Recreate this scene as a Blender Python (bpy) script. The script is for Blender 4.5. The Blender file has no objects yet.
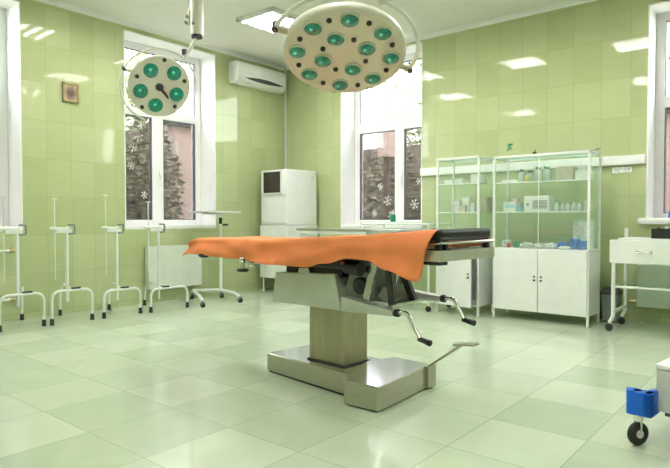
import bpy, bmesh, math, random
from mathutils import Vector, Matrix
R = math.radians
PI = math.pi
random.seed(7)
scn = bpy.context.scene
COL = scn.collection

# ------------------------------------------------------------------ camera
FPX, YAW, PITCH = 580.0, 39.448, 1.464
CAM = Vector((6.108, -6.258, 1.0))
cd = bpy.data.cameras.new('camera'); cam = bpy.data.objects.new('camera', cd); COL.objects.link(cam)
cam.location = CAM; cam.rotation_euler = (R(90 - PITCH), 0, R(YAW))
cd.sensor_width = 36; cd.lens = FPX / 670 * 36; cd.clip_start = .05; cd.clip_end = 200
scn.camera = cam
CM = cam.rotation_euler.to_matrix()
def ray(px, py):
    return CM @ Vector(((px - 335) / FPX, -(py - 234) / FPX, -1))
def at(px, py, D):            # real point at depth D
    return CAM + ray(px, py) * D

# ------------------------------------------------------------------ materials
MATS = {}
def mat(name, col, rough=.5, metal=0, var=.04, scale=8, bump=0, bscale=60, emis=0, spec=.5, coat=0, stretch=(1, 1, 1), trans=0):
    if name in MATS: return MATS[name]
    m = bpy.data.materials.new(name); m.use_nodes = True
    nt = m.node_tree; N = nt.nodes; L = nt.links; b = N['Principled BSDF']
    b.inputs['Roughness'].default_value = rough; b.inputs['Metallic'].default_value = metal
    b.inputs['Specular IOR Level'].default_value = spec; b.inputs['Coat Weight'].default_value = coat
    b.inputs['Transmission Weight'].default_value = trans
    tc = N.new('ShaderNodeTexCoord'); mp = N.new('ShaderNodeMapping'); mp.inputs['Scale'].default_value = stretch
    L.new(tc.outputs['Object'], mp.inputs['Vector'])
    nz = N.new('ShaderNodeTexNoise'); nz.inputs['Scale'].default_value = scale; nz.inputs['Detail'].default_value = 3
    L.new(mp.outputs[0], nz.inputs['Vector'])
    cr = N.new('ShaderNodeValToRGB')
    cr.color_ramp.elements[0].position = .3; cr.color_ramp.elements[1].position = .7
    cr.color_ramp.elements[0].color = tuple(max(0, c * (1 - var * 2)) for c in col) + (1,)
    cr.color_ramp.elements[1].color = tuple(min(1, c * (1 + var)) for c in col) + (1,)
    L.new(nz.outputs['Fac'], cr.inputs[0]); L.new(cr.outputs[0], b.inputs['Base Color'])
    if emis:
        b.inputs['Emission Color'].default_value = tuple(col) + (1,); b.inputs['Emission Strength'].default_value = emis
    if bump:
        n2 = N.new('ShaderNodeTexNoise'); n2.inputs['Scale'].default_value = bscale; L.new(mp.outputs[0], n2.inputs['Vector'])
        bp = N.new('ShaderNodeBump'); bp.inputs['Strength'].default_value = bump; bp.inputs['Distance'].default_value = .01
        L.new(n2.outputs['Fac'], bp.inputs['Height']); L.new(bp.outputs[0], b.inputs['Normal'])
    MATS[name] = m
    return m

def tile_mat(name, axes, size, off, c1, c2, grout, rough, mort=.004, vein=.5, grad=None, stretch=(1, 1, 1)):
    """Rectangular tiles laid on a grid; per-tile tint, soft marbling."""
    m = bpy.data.materials.new(name); m.use_nodes = True
    nt = m.node_tree; N = nt.nodes; L = nt.links; b = N['Principled BSDF']
    b.inputs['Roughness'].default_value = rough; b.inputs['Specular IOR Level'].default_value = .5 if rough > .08 else .26
    geo = N.new('ShaderNodeNewGeometry'); sp = N.new('ShaderNodeSeparateXYZ'); L.new(geo.outputs['Position'], sp.inputs[0])
    def math_(op, a, bb=None):
        n = N.new('ShaderNodeMath'); n.operation = op
        for i, v in enumerate((a, bb)):
            if v is None: continue
            if isinstance(v, (int, float)): n.inputs[i].default_value = v
            else: L.new(v, n.inputs[i])
        return n.outputs[0]
    us, fl, edge = [], [], []
    for k in range(2):
        u = math_('DIVIDE', math_('SUBTRACT', sp.outputs[axes[k]], off[k]), size[k])
        f = math_('FRACT', u); fl.append(math_('FLOOR', u))
        e = math_('MULTIPLY', math_('MINIMUM', f, math_('SUBTRACT', 1.0, f)), size[k]); edge.append(e)
    e = math_('MINIMUM', edge[0], edge[1])
    g = N.new('ShaderNodeMapRange'); g.inputs['From Min'].default_value = mort * .4; g.inputs['From Max'].default_value = mort
    L.new(e, g.inputs['Value'])
    cb = N.new('ShaderNodeCombineXYZ'); L.new(fl[0], cb.inputs[0]); L.new(fl[1], cb.inputs[1])
    wn = N.new('ShaderNodeTexWhiteNoise'); L.new(cb.outputs[0], wn.inputs['Vector'])
    # marbling: position shifted per tile
    ad = N.new('ShaderNodeVectorMath'); ad.operation = 'MULTIPLY_ADD'
    L.new(cb.outputs[0], ad.inputs[0]); ad.inputs[1].default_value = (3.1, 5.7, 1.3); L.new(geo.outputs['Position'], ad.inputs[2])
    mp = N.new('ShaderNodeMapping'); mp.inputs['Scale'].default_value = stretch; L.new(ad.outputs[0], mp.inputs[0])
    nz = N.new('ShaderNodeTexNoise'); nz.inputs['Scale'].default_value = 3.0; nz.inputs['Detail'].default_value = 4; nz.inputs['Distortion'].default_value = 1.2
    L.new(mp.outputs[0], nz.inputs['Vector'])
    f = math_('ADD', math_('MULTIPLY', wn.outputs['Value'], .55), math_('MULTIPLY', nz.outputs['Fac'], vein))
    cr = N.new('ShaderNodeValToRGB'); cr.color_ramp.elements[0].position = .15; cr.color_ramp.elements[1].position = .85
    cr.color_ramp.elements[0].color = tuple(c1) + (1,); cr.color_ramp.elements[1].color = tuple(c2) + (1,)
    L.new(f, cr.inputs[0])
    mx = N.new('ShaderNodeMix'); mx.data_type = 'RGBA'; L.new(g.outputs[0], mx.inputs[0]); mx.inputs[6].default_value = tuple(grout) + (1,)
    L.new(cr.outputs[0], mx.inputs[7]); L.new(mx.outputs[2], b.inputs['Base Color'])
    bp = N.new('ShaderNodeBump'); bp.inputs['Strength'].default_value = .12; bp.inputs['Distance'].default_value = .001
    wv = N.new('ShaderNodeTexNoise'); wv.inputs['Scale'].default_value = 2.5; L.new(mp.outputs[0], wv.inputs['Vector'])
    hh = math_('ADD', g.outputs[0], math_('MULTIPLY', wv.outputs['Fac'], .6))
    L.new(hh, bp.inputs['Height']); L.new(bp.outputs[0], b.inputs['Normal'])
    return m

def glass_mat(name, tint, gloss=.12, fac=None, milky=0, mcol=(1, 1, 1)):
    m = bpy.data.materials.new(name); m.use_nodes = True
    nt = m.node_tree; N = nt.nodes; L = nt.links; N.remove(N['Principled BSDF']); out = N['Material Output']
    tr = N.new('ShaderNodeBsdfTransparent'); tr.inputs[0].default_value = tuple(tint) + (1,)
    gl = N.new('ShaderNodeBsdfGlossy'); gl.inputs['Roughness'].default_value = .03; gl.inputs[0].default_value = (.95, 1, .97, 1)
    fr = N.new('ShaderNodeFresnel'); fr.inputs[0].default_value = 1.45
    gb = N.new('ShaderNodeNewGeometry'); iv = N.new('ShaderNodeMath'); iv.operation = 'SUBTRACT'; iv.inputs[0].default_value = 1; L.new(gb.outputs['Backfacing'], iv.inputs[1])
    mf = N.new('ShaderNodeMath'); mf.operation = 'MULTIPLY'; L.new(fr.outputs[0], mf.inputs[0]); L.new(iv.outputs[0], mf.inputs[1])
    mx = N.new('ShaderNodeMixShader'); L.new(mf.outputs[0], mx.inputs[0]); L.new(tr.outputs[0], mx.inputs[1]); L.new(gl.outputs[0], mx.inputs[2])
    last = mx
    if milky:
        df = N.new('ShaderNodeBsdfDiffuse'); df.inputs[0].default_value = tuple(mcol) + (1,)
        m2 = N.new('ShaderNodeMixShader'); 
        nz = N.new('ShaderNodeTexNoise'); nz.inputs['Scale'].default_value = 9
        tc = N.new('ShaderNodeTexCoord'); L.new(tc.outputs['Object'], nz.inputs['Vector'])
        mm = N.new('ShaderNodeMath'); mm.operation = 'MULTIPLY'; mm.inputs[1].default_value = milky * 2; L.new(nz.outputs['Fac'], mm.inputs[0])
        L.new(mm.outputs[0], m2.inputs[0]); L.new(mx.outputs[0], m2.inputs[1]); L.new(df.outputs[0], m2.inputs[2]); last = m2
    L.new(last.outputs[0], out.inputs[0])
    return m

M_wallL = tile_mat('wall_tile_left', (1, 2), (.258, .39), (-3.513, 1.229), (.43, .49, .255), (.515, .57, .33), (.355, .42, .225), .045, .003, .45, stretch=(1, 1, 3))
M_wallR = tile_mat('wall_tile_right', (0, 2), (.272, .39), (.088, 1.229), (.43, .49, .255), (.515, .57, .33), (.355, .42, .225), .045, .003, .45, stretch=(1, 1, 3))
M_floor = tile_mat('floor_tile', (0, 1), (.46, .46), (.28, -.31), (.44, .53, .385), (.575, .65, .50), (.38, .45, .33), .12, .004, .6)
M_ceil = mat('ceiling_paint', (.88, .88, .83), .9, var=.01)
M_plaster = mat('white_plaster', (.92, .92, .92), .6, var=.01)
M_pvc = mat('white_pvc', (.93, .93, .94), .3, var=.01)
M_pvcg = mat('grey_or_shaded_pvc', (.70, .69, .69), .35, var=.02)  # real grey parts, and the painted shade of one white window frame
M_gasket = mat('dark_gasket', (.13, .11, .15), .5)
M_white = mat('white_enamel', (.80, .83, .80), .3, var=.015)
M_wpaint = mat('white_paint_metal', (.74, .79, .74), .35, var=.02)
M_rad = mat('radiator_enamel', (.68, .74, .65), .4, var=.02)
M_steel = mat('brushed_steel', (.52, .50, .43), .28, 1, var=.04, scale=14, bump=.01, bscale=120, stretch=(1, 1, 6))
M_steelb = mat('bright_steel', (.74, .75, .80), .16, 1, var=.05, scale=5)
M_body = mat('steel_body', (.60, .62, .58), .35, .6, var=.04, scale=6)
M_bronze = mat('column_steel', (.42, .385, .27), .34, .95, var=.05, scale=8, stretch=(3, 3, .4))
M_chrome = mat('chrome', (.75, .77, .77), .12, 1, var=.01)
M_gear = mat('grey_casting', (.30, .31, .29), .45, .5)
M_black = mat('black_rubber', (.015, .015, .017), .5)
M_blackv = mat('black_vinyl', (.012, .012, .014), .38, bump=.15, bscale=30)
M_dark = mat('dark_metal', (.05, .05, .05), .4, .6)
M_grey = mat('grey_plastic', (.22, .24, .24), .5)
M_dgrey = mat('dark_grey_plastic', (.05, .055, .06), .5)
M_orange = mat('orange_cloth', (.92, .29, .115), .85, var=.05, scale=5, bump=.1, bscale=250, spec=.2)
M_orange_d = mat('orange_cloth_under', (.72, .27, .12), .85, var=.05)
M_lamp = mat('cream_lamp_enamel', (.70, .70, .62), .35, var=.015)
M_lampw = mat('white_lamp_enamel', (.76, .77, .72), .3, var=.015)
M_green = mat('green_lens', (.0, .27, .19), .15, var=.25, scale=40, coat=.5)
M_greenhi = mat('lens_glint', (.10, .62, .48), .15, emis=.25)  # paler, faintly glowing green that paints a glint on each lens
M_brass = mat('brass', (.50, .42, .22), .35, .8)
M_blue = mat('blue_plastic', (.0, .13, .72), .3, var=.03)
M_bluep = mat('blue_wrap', (.05, .22, .62), .4, var=.25, scale=30)
M_cyan = mat('pale_blue_print', (.35, .68, .80), .4, var=.1, scale=30)
M_grn = mat('green_bottle_plastic', (.0, .24, .12), .3)
M_paper = mat('white_carton', (.78, .80, .75), .6, var=.03)
M_beige = mat('beige_carton', (.62, .55, .44), .6, var=.08, scale=20)
M_clear = mat('clear_wrap', (.72, .78, .74), .2, var=.12, scale=40)
M_jar = mat('frosted_jar', (.66, .72, .68), .15, var=.03)
M_red = mat('red_plastic', (.55, .05, .04), .4)
M_yellow = mat('yellow_label', (.70, .60, .12), .5)
M_screen = mat('black_screen', (.035, .025, .022), .2, var=.2, scale=4)
M_bark = mat('bark', (.16, .12, .09), .9, var=.2, scale=10)
M_hedge = mat('hedge_leaf', (.42, .41, .29), .8, var=.35, scale=5)
M_fence = mat('weathered_fence', (.30, .26, .21), .9, var=.35, scale=7, stretch=(1, 1, .3))
M_leaf = mat('pale_leaf', (.46, .62, .30), .7, var=.25, scale=4)
M_pink = mat('pink_render', (.72, .56, .50), .9, var=.03)
M_soil = mat('garden_soil', (.25, .23, .17), .95, var=.2)
M_gold = mat('gilded_frame', (.36, .30, .13), .35, .5, var=.15, scale=60)
M_tube = mat('lamp_tube', (1, .98, .94), .5, var=0, emis=72)
M_louver = mat('louver_metal', (.80, .81, .80), .3, .5)
M_glass = glass_mat('cabinet_glass', (.965, .985, .97), milky=.05, mcol=(.8, .9, .82))
M_shelfg = glass_mat('shelf_glass', (.80, .92, .86))
M_wglass = glass_mat('window_glass', (.97, .98, .98))
M_wmesh = glass_mat('screened_glass', (.42, .40, .40), milky=.07, mcol=(.7, .66, .62))
M_frost = mat('white_window_paint', (.85, .85, .83), .8)

def icon_mat():
    m = bpy.data.materials.new('embossed_picture'); m.use_nodes = True
    nt = m.node_tree; N = nt.nodes; L = nt.links; b = N['Principled BSDF']
    tc = N.new('ShaderNodeTexCoord'); mp = N.new('ShaderNodeMapping'); mp.inputs['Location'].default_value = (0, -.5, -.47); mp.inputs['Scale'].default_value = (0, 1, 1)
    L.new(tc.outputs['Generated'], mp.inputs[0])
    ln = N.new('ShaderNodeVectorMath'); ln.operation = 'LENGTH'; L.new(mp.outputs[0], ln.inputs[0])
    nz = N.new('ShaderNodeTexNoise'); nz.inputs['Scale'].default_value = 5; nz.inputs['Detail'].default_value = 4; L.new(tc.outputs['Generated'], nz.inputs['Vector'])
    ad = N.new('ShaderNodeMath'); ad.operation = 'MULTIPLY_ADD'; L.new(nz.outputs['Fac'], ad.inputs[0]); ad.inputs[1].default_value = .35; L.new(ln.outputs['Value'], ad.inputs[2])
    cr = N.new('ShaderNodeValToRGB'); e = cr.color_ramp.elements
    e[0].position = .34; e[0].color = (.07, .03, .02, 1); e[1].position = .78; e[1].color = (.62, .55, .40, 1)
    x = e.new(.55); x.color = (.28, .17, .10, 1)
    L.new(ad.outputs[0], cr.inputs[0]); L.new(cr.outputs[0], b.inputs['Base Color']); b.inputs['Roughness'].default_value = .4
    return m
M_icon = icon_mat()

# ------------------------------------------------------------------ mesh builder
def frame_of(d):
    d = d.normalized(); u = Vector((0, 0, 1)) if abs(d.z) < .95 else Vector((1, 0, 0))
    a = d.cross(u).normalized(); return a, d.cross(a).normalized()
class MB:
    def __init__(s): s.v = []; s.f = []; s.sm = []
    def add(s, vs, fs, smooth=False):
        o = len(s.v); s.v += [Vector(v) for v in vs]; s.f += [[i + o for i in f] for f in fs]; s.sm += [smooth] * len(fs); return s
    def box(s, c, d, rz=0, M=None, ch=0):
        """box with optional chamfered edges"""
        bm = bmesh.new(); bmesh.ops.create_cube(bm, size=1)
        for v in bm.verts: v.co = Vector((v.co.x * d[0], v.co.y * d[1], v.co.z * d[2]))
        if ch: bmesh.ops.bevel(bm, geom=bm.edges[:], offset=min(ch, min(d) * .45), segments=2, profile=.6, affect='EDGES')
        T = Matrix.Translation(Vector(c)) @ (M.to_4x4() if M is not None else Matrix.Rotation(rz, 4, 'Z'))
        bm.verts.index_update()
        s.add([T @ v.co for v in bm.verts], [[v.index for v in f.verts] for f in bm.faces]); bm.free(); return s
    def b2(s, lo, hi, ch=0):
        return s.box([(a + b) / 2 for a, b in zip(lo, hi)], [abs(b - a) for a, b in zip(lo, hi)], ch=ch)
    def cyl(s, p0, p1, r, r1=None, n=14, caps=True):
        p0, p1 = Vector(p0), Vector(p1); r1 = r if r1 is None else r1; a, b = frame_of(p1 - p0)
        vs = [p + (a * math.cos(2 * PI * i / n) + b * math.sin(2 * PI * i / n)) * q for p, q in ((p0, r), (p1, r1)) for i in range(n)]
        fs = [[i, (i + 1) % n, n + (i + 1) % n, n + i] for i in range(n)]
        s.add(vs, fs, True)
        if caps: s.add(vs[:n], [list(range(n))[::-1]]); s.add(vs[n:], [list(range(n))])
        return s
    def tube(s, pts, r, n=10, closed=False):
        P = [Vector(p) for p in pts]; m = len(P); ring = []
        tan = []
        for i in range(m):
            if closed: t = P[(i + 1) % m] - P[i - 1]
            else: t = P[min(i + 1, m - 1)] - P[max(i - 1, 0)]
            tan.append(t.normalized())
        a, b = frame_of(tan[0]); vs = []
        for i in range(m):
            t = tan[i]; a = (a - t * a.dot(t)).normalized(); b = t.cross(a)
            vs += [P[i] + (a * math.cos(2 * PI * k / n) + b * math.sin(2 * PI * k / n)) * (r[i] if isinstance(r, (list, tuple)) else r) for k in range(n)]
        fs = []
        for i in range(m if closed else m - 1):
            j = (i + 1) % m
            for k in range(n): fs.append([i * n + k, i * n + (k + 1) % n, j * n + (k + 1) % n, j * n + k])
        s.add(vs, fs, True)
        if not closed: s.add(vs[:n], [list(range(n))[::-1]]); s.add(vs[-n:], [list(range(n))])
        return s
    def lathe(s, prof, c=(0, 0, 0), M=None, n=32, smooth=True):
        T = Matrix.Translation(Vector(c)) @ (M.to_4x4() if M is not None else Matrix.Identity(4)); vs = []; m = len(prof)
        for (r, z) in prof:
            for k in range(n): vs.append(T @ Vector((r * math.cos(2 * PI * k / n), r * math.sin(2 * PI * k / n), z)))
        fs = []
        for i in range(m - 1):
            for k in range(n): fs.append([i * n + k, i * n + (k + 1) % n, (i + 1) * n + (k + 1) % n, (i + 1) * n + k])
        s.add(vs, fs, smooth)
        if prof[0][0] > 1e-5: s.add(vs[:n], [list(range(n))[::-1]])
        if prof[-1][0] > 1e-5: s.add(vs[-n:], [list(range(n))])
        return s
    def prism(s, poly, ax, a, b):
        """poly = 2D points; extruded along axis ax from a to b"""
        def P(q, h):
            if ax == 0: return (h, q[0], q[1])
            if ax == 1: return (q[0], h, q[1])
            return (q[0], q[1], h)
        n = len(poly); vs = [P(q, a) for q in poly] + [P(q, b) for q in poly]
        s.add(vs, [list(range(n))[::-1], list(range(n, 2 * n))] + [[i, (i + 1) % n, n + (i + 1) % n, n + i] for i in range(n)]); return s
    def build(s, name, m, parent=None, bevel=0, sub=0):
        me = bpy.data.meshes.new(name); me.from_pydata([tuple(v) for v in s.v], [], s.f)
        bm = bmesh.new(); bm.from_mesh(me); bmesh.ops.recalc_face_normals(bm, faces=bm.faces); bm.to_mesh(me); bm.free()
        for p, q in zip(me.polygons, s.sm): p.use_smooth = q
        me.materials.append(m)
        o = bpy.data.objects.new(name, me); COL.objects.link(o)
        if parent: o.parent = parent
        if bevel:
            bv = o.modifiers.new('bevel', 'BEVEL'); bv.width = bevel; bv.segments = 2; bv.limit_method = 'ANGLE'
        if sub:
            sb = o.modifiers.new('sub', 'SUBSURF'); sb.levels = sub; sb.render_levels = sub
        return o
def arc(c, r, a0, a1, n, ex, ez):
    return [Vector(c) + Vector(ex) * (r * math.cos(a0 + (a1 - a0) * i / n)) + Vector(ez) * (r * math.sin(a0 + (a1 - a0) * i / n)) for i in range(n + 1)]
def rounded(pts, r, n=5):
    """polyline with filleted corners"""
    P = [Vector(p) for p in pts]; out = [P[0]]
    for i in range(1, len(P) - 1):
        a = (P[i - 1] - P[i]); b = (P[i + 1] - P[i]); q = min(r, a.length * .49, b.length * .49)
        A = P[i] + a.normalized() * q; B = P[i] + b.normalized() * q
        for k in range(n + 1):
            t = k / n; out.append((A * (1 - t) + P[i] * t) * (1 - t) + (P[i] * (1 - t) + B * t) * t)
    out.append(P[-1]); return out
def thing(name, label, cat, loc=(0, 0, 0), rz=0, group=None):
    o = bpy.data.objects.new(name, None); COL.objects.link(o); o.location = loc; o.rotation_euler = (0, 0, rz)
    o.empty_display_size = .05; return tag(o, label, cat, group)
def tag(o, label, cat, group=None, kind=None):
    if label: o['label'] = label
    if cat: o['category'] = cat
    if group: o['group'] = group
    if kind: o['kind'] = kind
    return o
def struct(o, label=None, cat=None):
    o['kind'] = 'structure'
    return tag(o, label, cat)
def copy_thing(o, loc, rz=None, label=None):
    def cp(x, par):
        c = x.copy(); COL.objects.link(c)
        if par: c.parent = par
        for ch in kids[x.name]: cp(ch, c)
        return c
    kids = {}
    def walk(x):
        kids[x.name] = list(x.children)
        for k in x.children: walk(k)
    walk(o); c = cp(o, None); c.location = loc
    if rz is not None: c.rotation_euler = (0, 0, rz)
    if label: c['label'] = label
    return c

# ------------------------------------------------------------------ room shell
ZC = 3.257; X1, Y1 = 8.2, -8.2; WT = .5
struct(MB().b2((-.001, Y1, -.1), (X1, .001, 0)).build('floor', M_floor), 'pale green marbled square floor tiles with a glossy surface', 'floor')
struct(MB().b2((-.5, Y1, ZC), (X1, .5, ZC + .15)).build('ceiling', M_ceil), 'off white painted ceiling', 'ceiling')
SZ = .885
def wall_with_holes(name, m, axis, u0, u1, holes, lab):
    """axis 0: wall plane x=0 spanning y; axis 1: plane y=0 spanning x. holes: (a,b,z0,z1)"""
    mb = MB(); t = WT
    def B(a, b, z0, z1):
        if b - a < 1e-4 or z1 - z0 < 1e-4: return
        if axis == 0: mb.b2((-t, a, z0), (0, b, z1))
        else: mb.b2((a, 0, z0), (b, t, z1))
    c = u0
    for (a, b, z0, z1) in sorted(holes):
        B(c, a, 0, ZC); B(a, b, 0, z0); B(a, b, z1, ZC); c = b
    B(c, u1, 0, ZC)
    return struct(mb.build(name, m), lab, 'wall')
W_A = (-5.06, -3.757, SZ, 3.16); W_B = (-2.637, -1.320, SZ, 3.165)
W_C = (1.064, 2.358, SZ, 3.185); W_D = (4.86, 6.16, .955, 3.06)
wall_with_holes('wall_left', M_wallL, 0, Y1, 0, [W_A, W_B], 'green glazed tile wall with two tall white windows')
wall_with_holes('wall_right', M_wallR, 1, -WT, X1, [W_C, W_D], 'green glazed tile wall behind the glass cabinets')
struct(MB().b2((X1, Y1, 0), (X1 + .2, 0, ZC)).build('wall_near', M_wallL), 'green tiled wall on the near side, out of view', 'wall')
struct(MB().b2((-.5, Y1 - .2, 0), (X1 + .2, Y1, ZC)).build('wall_back', M_wallR), 'green tiled wall behind the camera, out of view', 'wall')
# plaster cove
struct(MB().prism([(0, ZC), (.045, ZC), (.012, ZC - .02), (0, ZC - .045)], 1, Y1, 0).build('trim_1', M_plaster), 'thin white cove where left wall meets ceiling', 'trim')
struct(MB().prism([(0, ZC), (-.045, ZC), (-.012, ZC - .02), (0, ZC - .045)], 0, 0, X1).build('trim_2', M_plaster), 'thin white cove where right wall meets ceiling', 'trim')

def snowflake(mb, P, c, r, seedv):
    rnd = random.Random(seedv)
    for k in range(3):
        a = k * PI / 3 + rnd.random() * .4
        dx, dz = math.cos(a) * r, math.sin(a) * r
        mb.cyl(P(c[0] - dx, c[1] - dz), P(c[0] + dx, c[1] + dz), .0028, n=6)
        for sgn in (-1, 1):
            for q in (.55,):
                x0, z0 = c[0] + sgn * dx * q, c[1] + sgn * dz * q
                for da in (.7, -.7):
                    mb.cyl(P(x0, z0), P(x0 + sgn * math.cos(a + da) * r * .35, z0 + sgn * math.sin(a + da) * r * .35), .0022, n=6)

def window(idx, axis, hole, depth, label, mull, tr0, tr1, frame_m, flakes=(), sillout=0.0, sillh=.04):
    a, b, z0, z1 = hole
    root = thing('window_%d' % idx, label, 'window'); root['kind'] = 'structure'
    sg = -1 if axis == 0 else 1            # outward direction
    def P(u, z, d=0):
        d = sg * (depth + d)
        return (d, u, z) if axis == 0 else (u, d, z)
    def bx(mb, u0, u1, za, zb, d0, d1, ch=.006):
        p, q = P(u0, za, d0), P(u1, zb, d1)
        mb.b2([min(x, y) for x, y in zip(p, q)], [max(x, y) for x, y in zip(p, q)], ch); return mb
    # plastered jambs and head lining the opening
    t = .012; mb = MB()
    bx(mb, a, a + t, z0, z1, -depth - .004, .0, 0); bx(mb, b - t, b, z0, z1, -depth - .004, .0, 0); bx(mb, a, b, z1 - t, z1, -depth - .004, .0, 0)
    # jambs run on to the outer wall face
    bx(mb, a, a + t, z0, z1, .07, WT - depth, 0); bx(mb, b - t, b, z0, z1, .07, WT - depth, 0); bx(mb, a, b, z0 - .002, z0 + .01, .07, WT - depth, 0)
    mb.build('reveal', M_plaster, root)
    bx(MB(), a - sillout, b + sillout, z0 - .005, z0 + sillh, -depth - (.05 if sillout else .004), 0.005, .02 if sillout else .01).build('sill', M_pvc, root)
    f = .085; mb = MB(); zb = z0 + .02
    bx(mb, a + t, a + f + t, zb, z1 - t, 0, .07); bx(mb, b - t - f, b - t, zb, z1 - t, 0, .07)
    ai, bi = a + t + f - .001, b - t - f + .001
    bx(mb, ai, bi, z1 - t - f, z1 - t, .0015, .068); bx(mb, ai, bi, zb, zb + f, .0015, .068)
    bx(mb, ai, bi, tr0, tr1, 0.0015, .068)
    bx(mb, mull[0], mull[1], zb + f * .5, tr0 + .01, -.004, .07)
    mb.build('frame', frame_m, root)
    lo = zb + f
    gk = MB()
    for (u0, u1) in ((a + t + f, mull[0]), (mull[1], b - t - f)):
        # slim sash bead
        g = .008
        bx(gk, u0, u0 + g, lo, tr0, .006, .05, 0); bx(gk, u1 - g, u1, lo, tr0, .006, .05, 0); bx(gk, u0, u1, lo, lo + g, .006, .05, 0); bx(gk, u0, u1, tr0 - g, tr0, .006, .05, 0)
        bx(MB(), u0, u1, lo, tr0, .03, .034, 0).build('lower_pane', M_wmesh, root)
    g = .006; u0, u1 = a + t + f, b - t - f; zt = z1 - t - f
    bx(gk, u0, u0 + g, tr1, zt, .006, .05, 0); bx(gk, u1 - g, u1, tr1, zt, .006, .05, 0); bx(gk, u0, u1, zt - g, zt, .006, .05, 0)
    gk.build('gasket', M_gasket, root)
    bx(MB(), a + t + f, b - t - f, tr1, zt, .03, .034, 0).build('upper_pane', M_wglass, root)
    if flakes:
        mb = MB()
        for i, (u, z, r) in enumerate(flakes): snowflake(mb, lambda x, y: P(x, y, .026), (u, z), r, i)
        mb.build('painted_snowflakes', M_frost, root)
    # handle on the mullion
    h = MB(); cu = (mull[0] + mull[1]) / 2 + .03; bx(h, cu - .012, cu + .012, 1.5, 1.6, -.02, -.004, .004); bx(h, cu - .01, cu + .01, 1.42, 1.56, -.04, -.02, .004)
    h.build('handle', M_pvc, root)
    return root
window(1, 0, W_A, .30, 'white framed window at the far left edge above a steel sill', (-4.49, -4.33), 2.22, 2.32, M_pvc)
window(2, 0, W_B, .30, 'white framed window behind the small surgical lamp, snowflakes painted on its lower panes', (-2.08, -1.92), 2.27, 2.37, M_pvc,
       flakes=((-2.25, 2.02, .07), (-2.33, 1.88, .06), (-2.22, 2.16, .05), (-2.36, 1.65, .05), (-1.72, 1.92, .08), (-1.86, 2.17, .045), (-2.18, 1.3, .05)))
window(3, 1, W_C, .30, 'white framed window behind the orange covered table and large lamp', (1.757, 1.90), 2.20, 2.34, M_pvc,
       flakes=((1.62, 1.25, .07), (1.5, 1.45, .05), (1.68, 1.05, .06), (2.05, 1.2, .07), (2.12, 1.5, .05), (1.40, 1.08, .05)))
window(4, 1, W_D, .30, 'white framed window at the right edge beside the drawer cart', (5.44, 5.58), 2.11, 2.22, M_pvcg, sillout=.065, sillh=.058)  # frame is white, its shade is put into the colour as grey

# ------------------------------------------------------------------ outdoors
struct(MB().b2((-30, -12, -.3), (-.5, 30, -.25)).b2((-.5, .5, -.3), (25, 30, -.25)).build('garden_ground', M_soil), 'bare garden ground outside the windows', 'ground')
def leaf_cloud(n, c, rad, size, rnd, shell=.55):
    mb = MB()
    for _ in range(n):
        while True:
            p = Vector((rnd.uniform(-1, 1), rnd.uniform(-1, 1), rnd.uniform(-1, 1)))
            if shell < p.length < 1: break
        p = Vector((p.x * rad[0], p.y * rad[1], p.z * rad[2])) + Vector(c)
        a = Vector((rnd.gauss(0, 1), rnd.gauss(0, 1), rnd.gauss(0, 1))).normalized(); b, d = frame_of(a); s = size * rnd.uniform(.6, 1.4)
        mb.add([p - b * s, p - d * s * .5, p + b * s, p + d * s * .5], [[0, 1, 2, 3]])
    return mb
def shrub(x, y, rx, h, label, seedv, m):
    rnd = random.Random(seedv); t = thing('shrub', label, 'shrub', (x, y, -.25), 0, 'shrubs outside the windows')
    leaf_cloud(4200, (0, 0, h / 2), (rx, rx, h / 2), .06, rnd, .35).build('foliage', m, t)
    s = MB()
    for k in range(5): s.tube([(0, 0, 0), (rnd.uniform(-.3, .3), rnd.uniform(-.3, .3), h * .4), (rnd.uniform(-rx, rx) * .7, rnd.uniform(-rx, rx) * .7, h * .85)], [.05, .035, .015], 6)
    s.build('stems', M_bark, t)
def tree(x, y, h, crown, label, seedv, nleaf=1800):
    rnd = random.Random(seedv); t = thing('tree', label, 'tree', (x, y, -.25), 0, 'trees outside the windows')
    s = MB(); s.tube([(0, 0, 0), (.1, 0, h * .4), (0, .1, h * .8)], [.16, .12, .05], 8)
    for k in range(9):
        z0 = h * rnd.uniform(.3, .7); a = rnd.uniform(0, 2 * PI); s.tube([(.05, 0, z0), (math.cos(a) * crown * .5, math.sin(a) * crown * .5, z0 + crown * .4), (math.cos(a) * crown * .9, math.sin(a) * crown * .9, z0 + crown * .9)], [.05, .03, .01], 6)
    s.build('trunk', M_bark, t)
    leaf_cloud(nleaf, (0, 0, h * .72), (crown, crown, h * .33), .10, rnd, .1).build('crown', M_leaf, t)
shr = [(-3.2, -1.55), (-3.15, -.28), (-2.6, -2.85)]
for i, (x, y) in enumerate(shr): shrub(x, y, .60, 3.05, 'dense dusty brown green shrub seen through the left wall windows', 10 + i, M_hedge)
for i, (x, y) in enumerate([(-2.1, 4.1), (-.85, 4.1), (.45, 4.2)]): shrub(x, y, .60, 3.05, 'dense dusty brown green shrub seen through the window behind the table', 30 + i, M_hedge)
tree(-6, 1.2, 6.5, 1.5, 'pale green tree seen through the window behind the small lamp', 3)
tree(-5.4, -2.5, 6.0, 1.4, 'pale green tree seen through the leftmost window', 4)
tree(-1.0, 6.8, 7, 2.0, 'pale green tree seen through the window behind the large lamp', 5, 2600)
tree(4.4, 6.5, 6.8, 1.9, 'pale green tree seen through the right edge window', 6)
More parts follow.
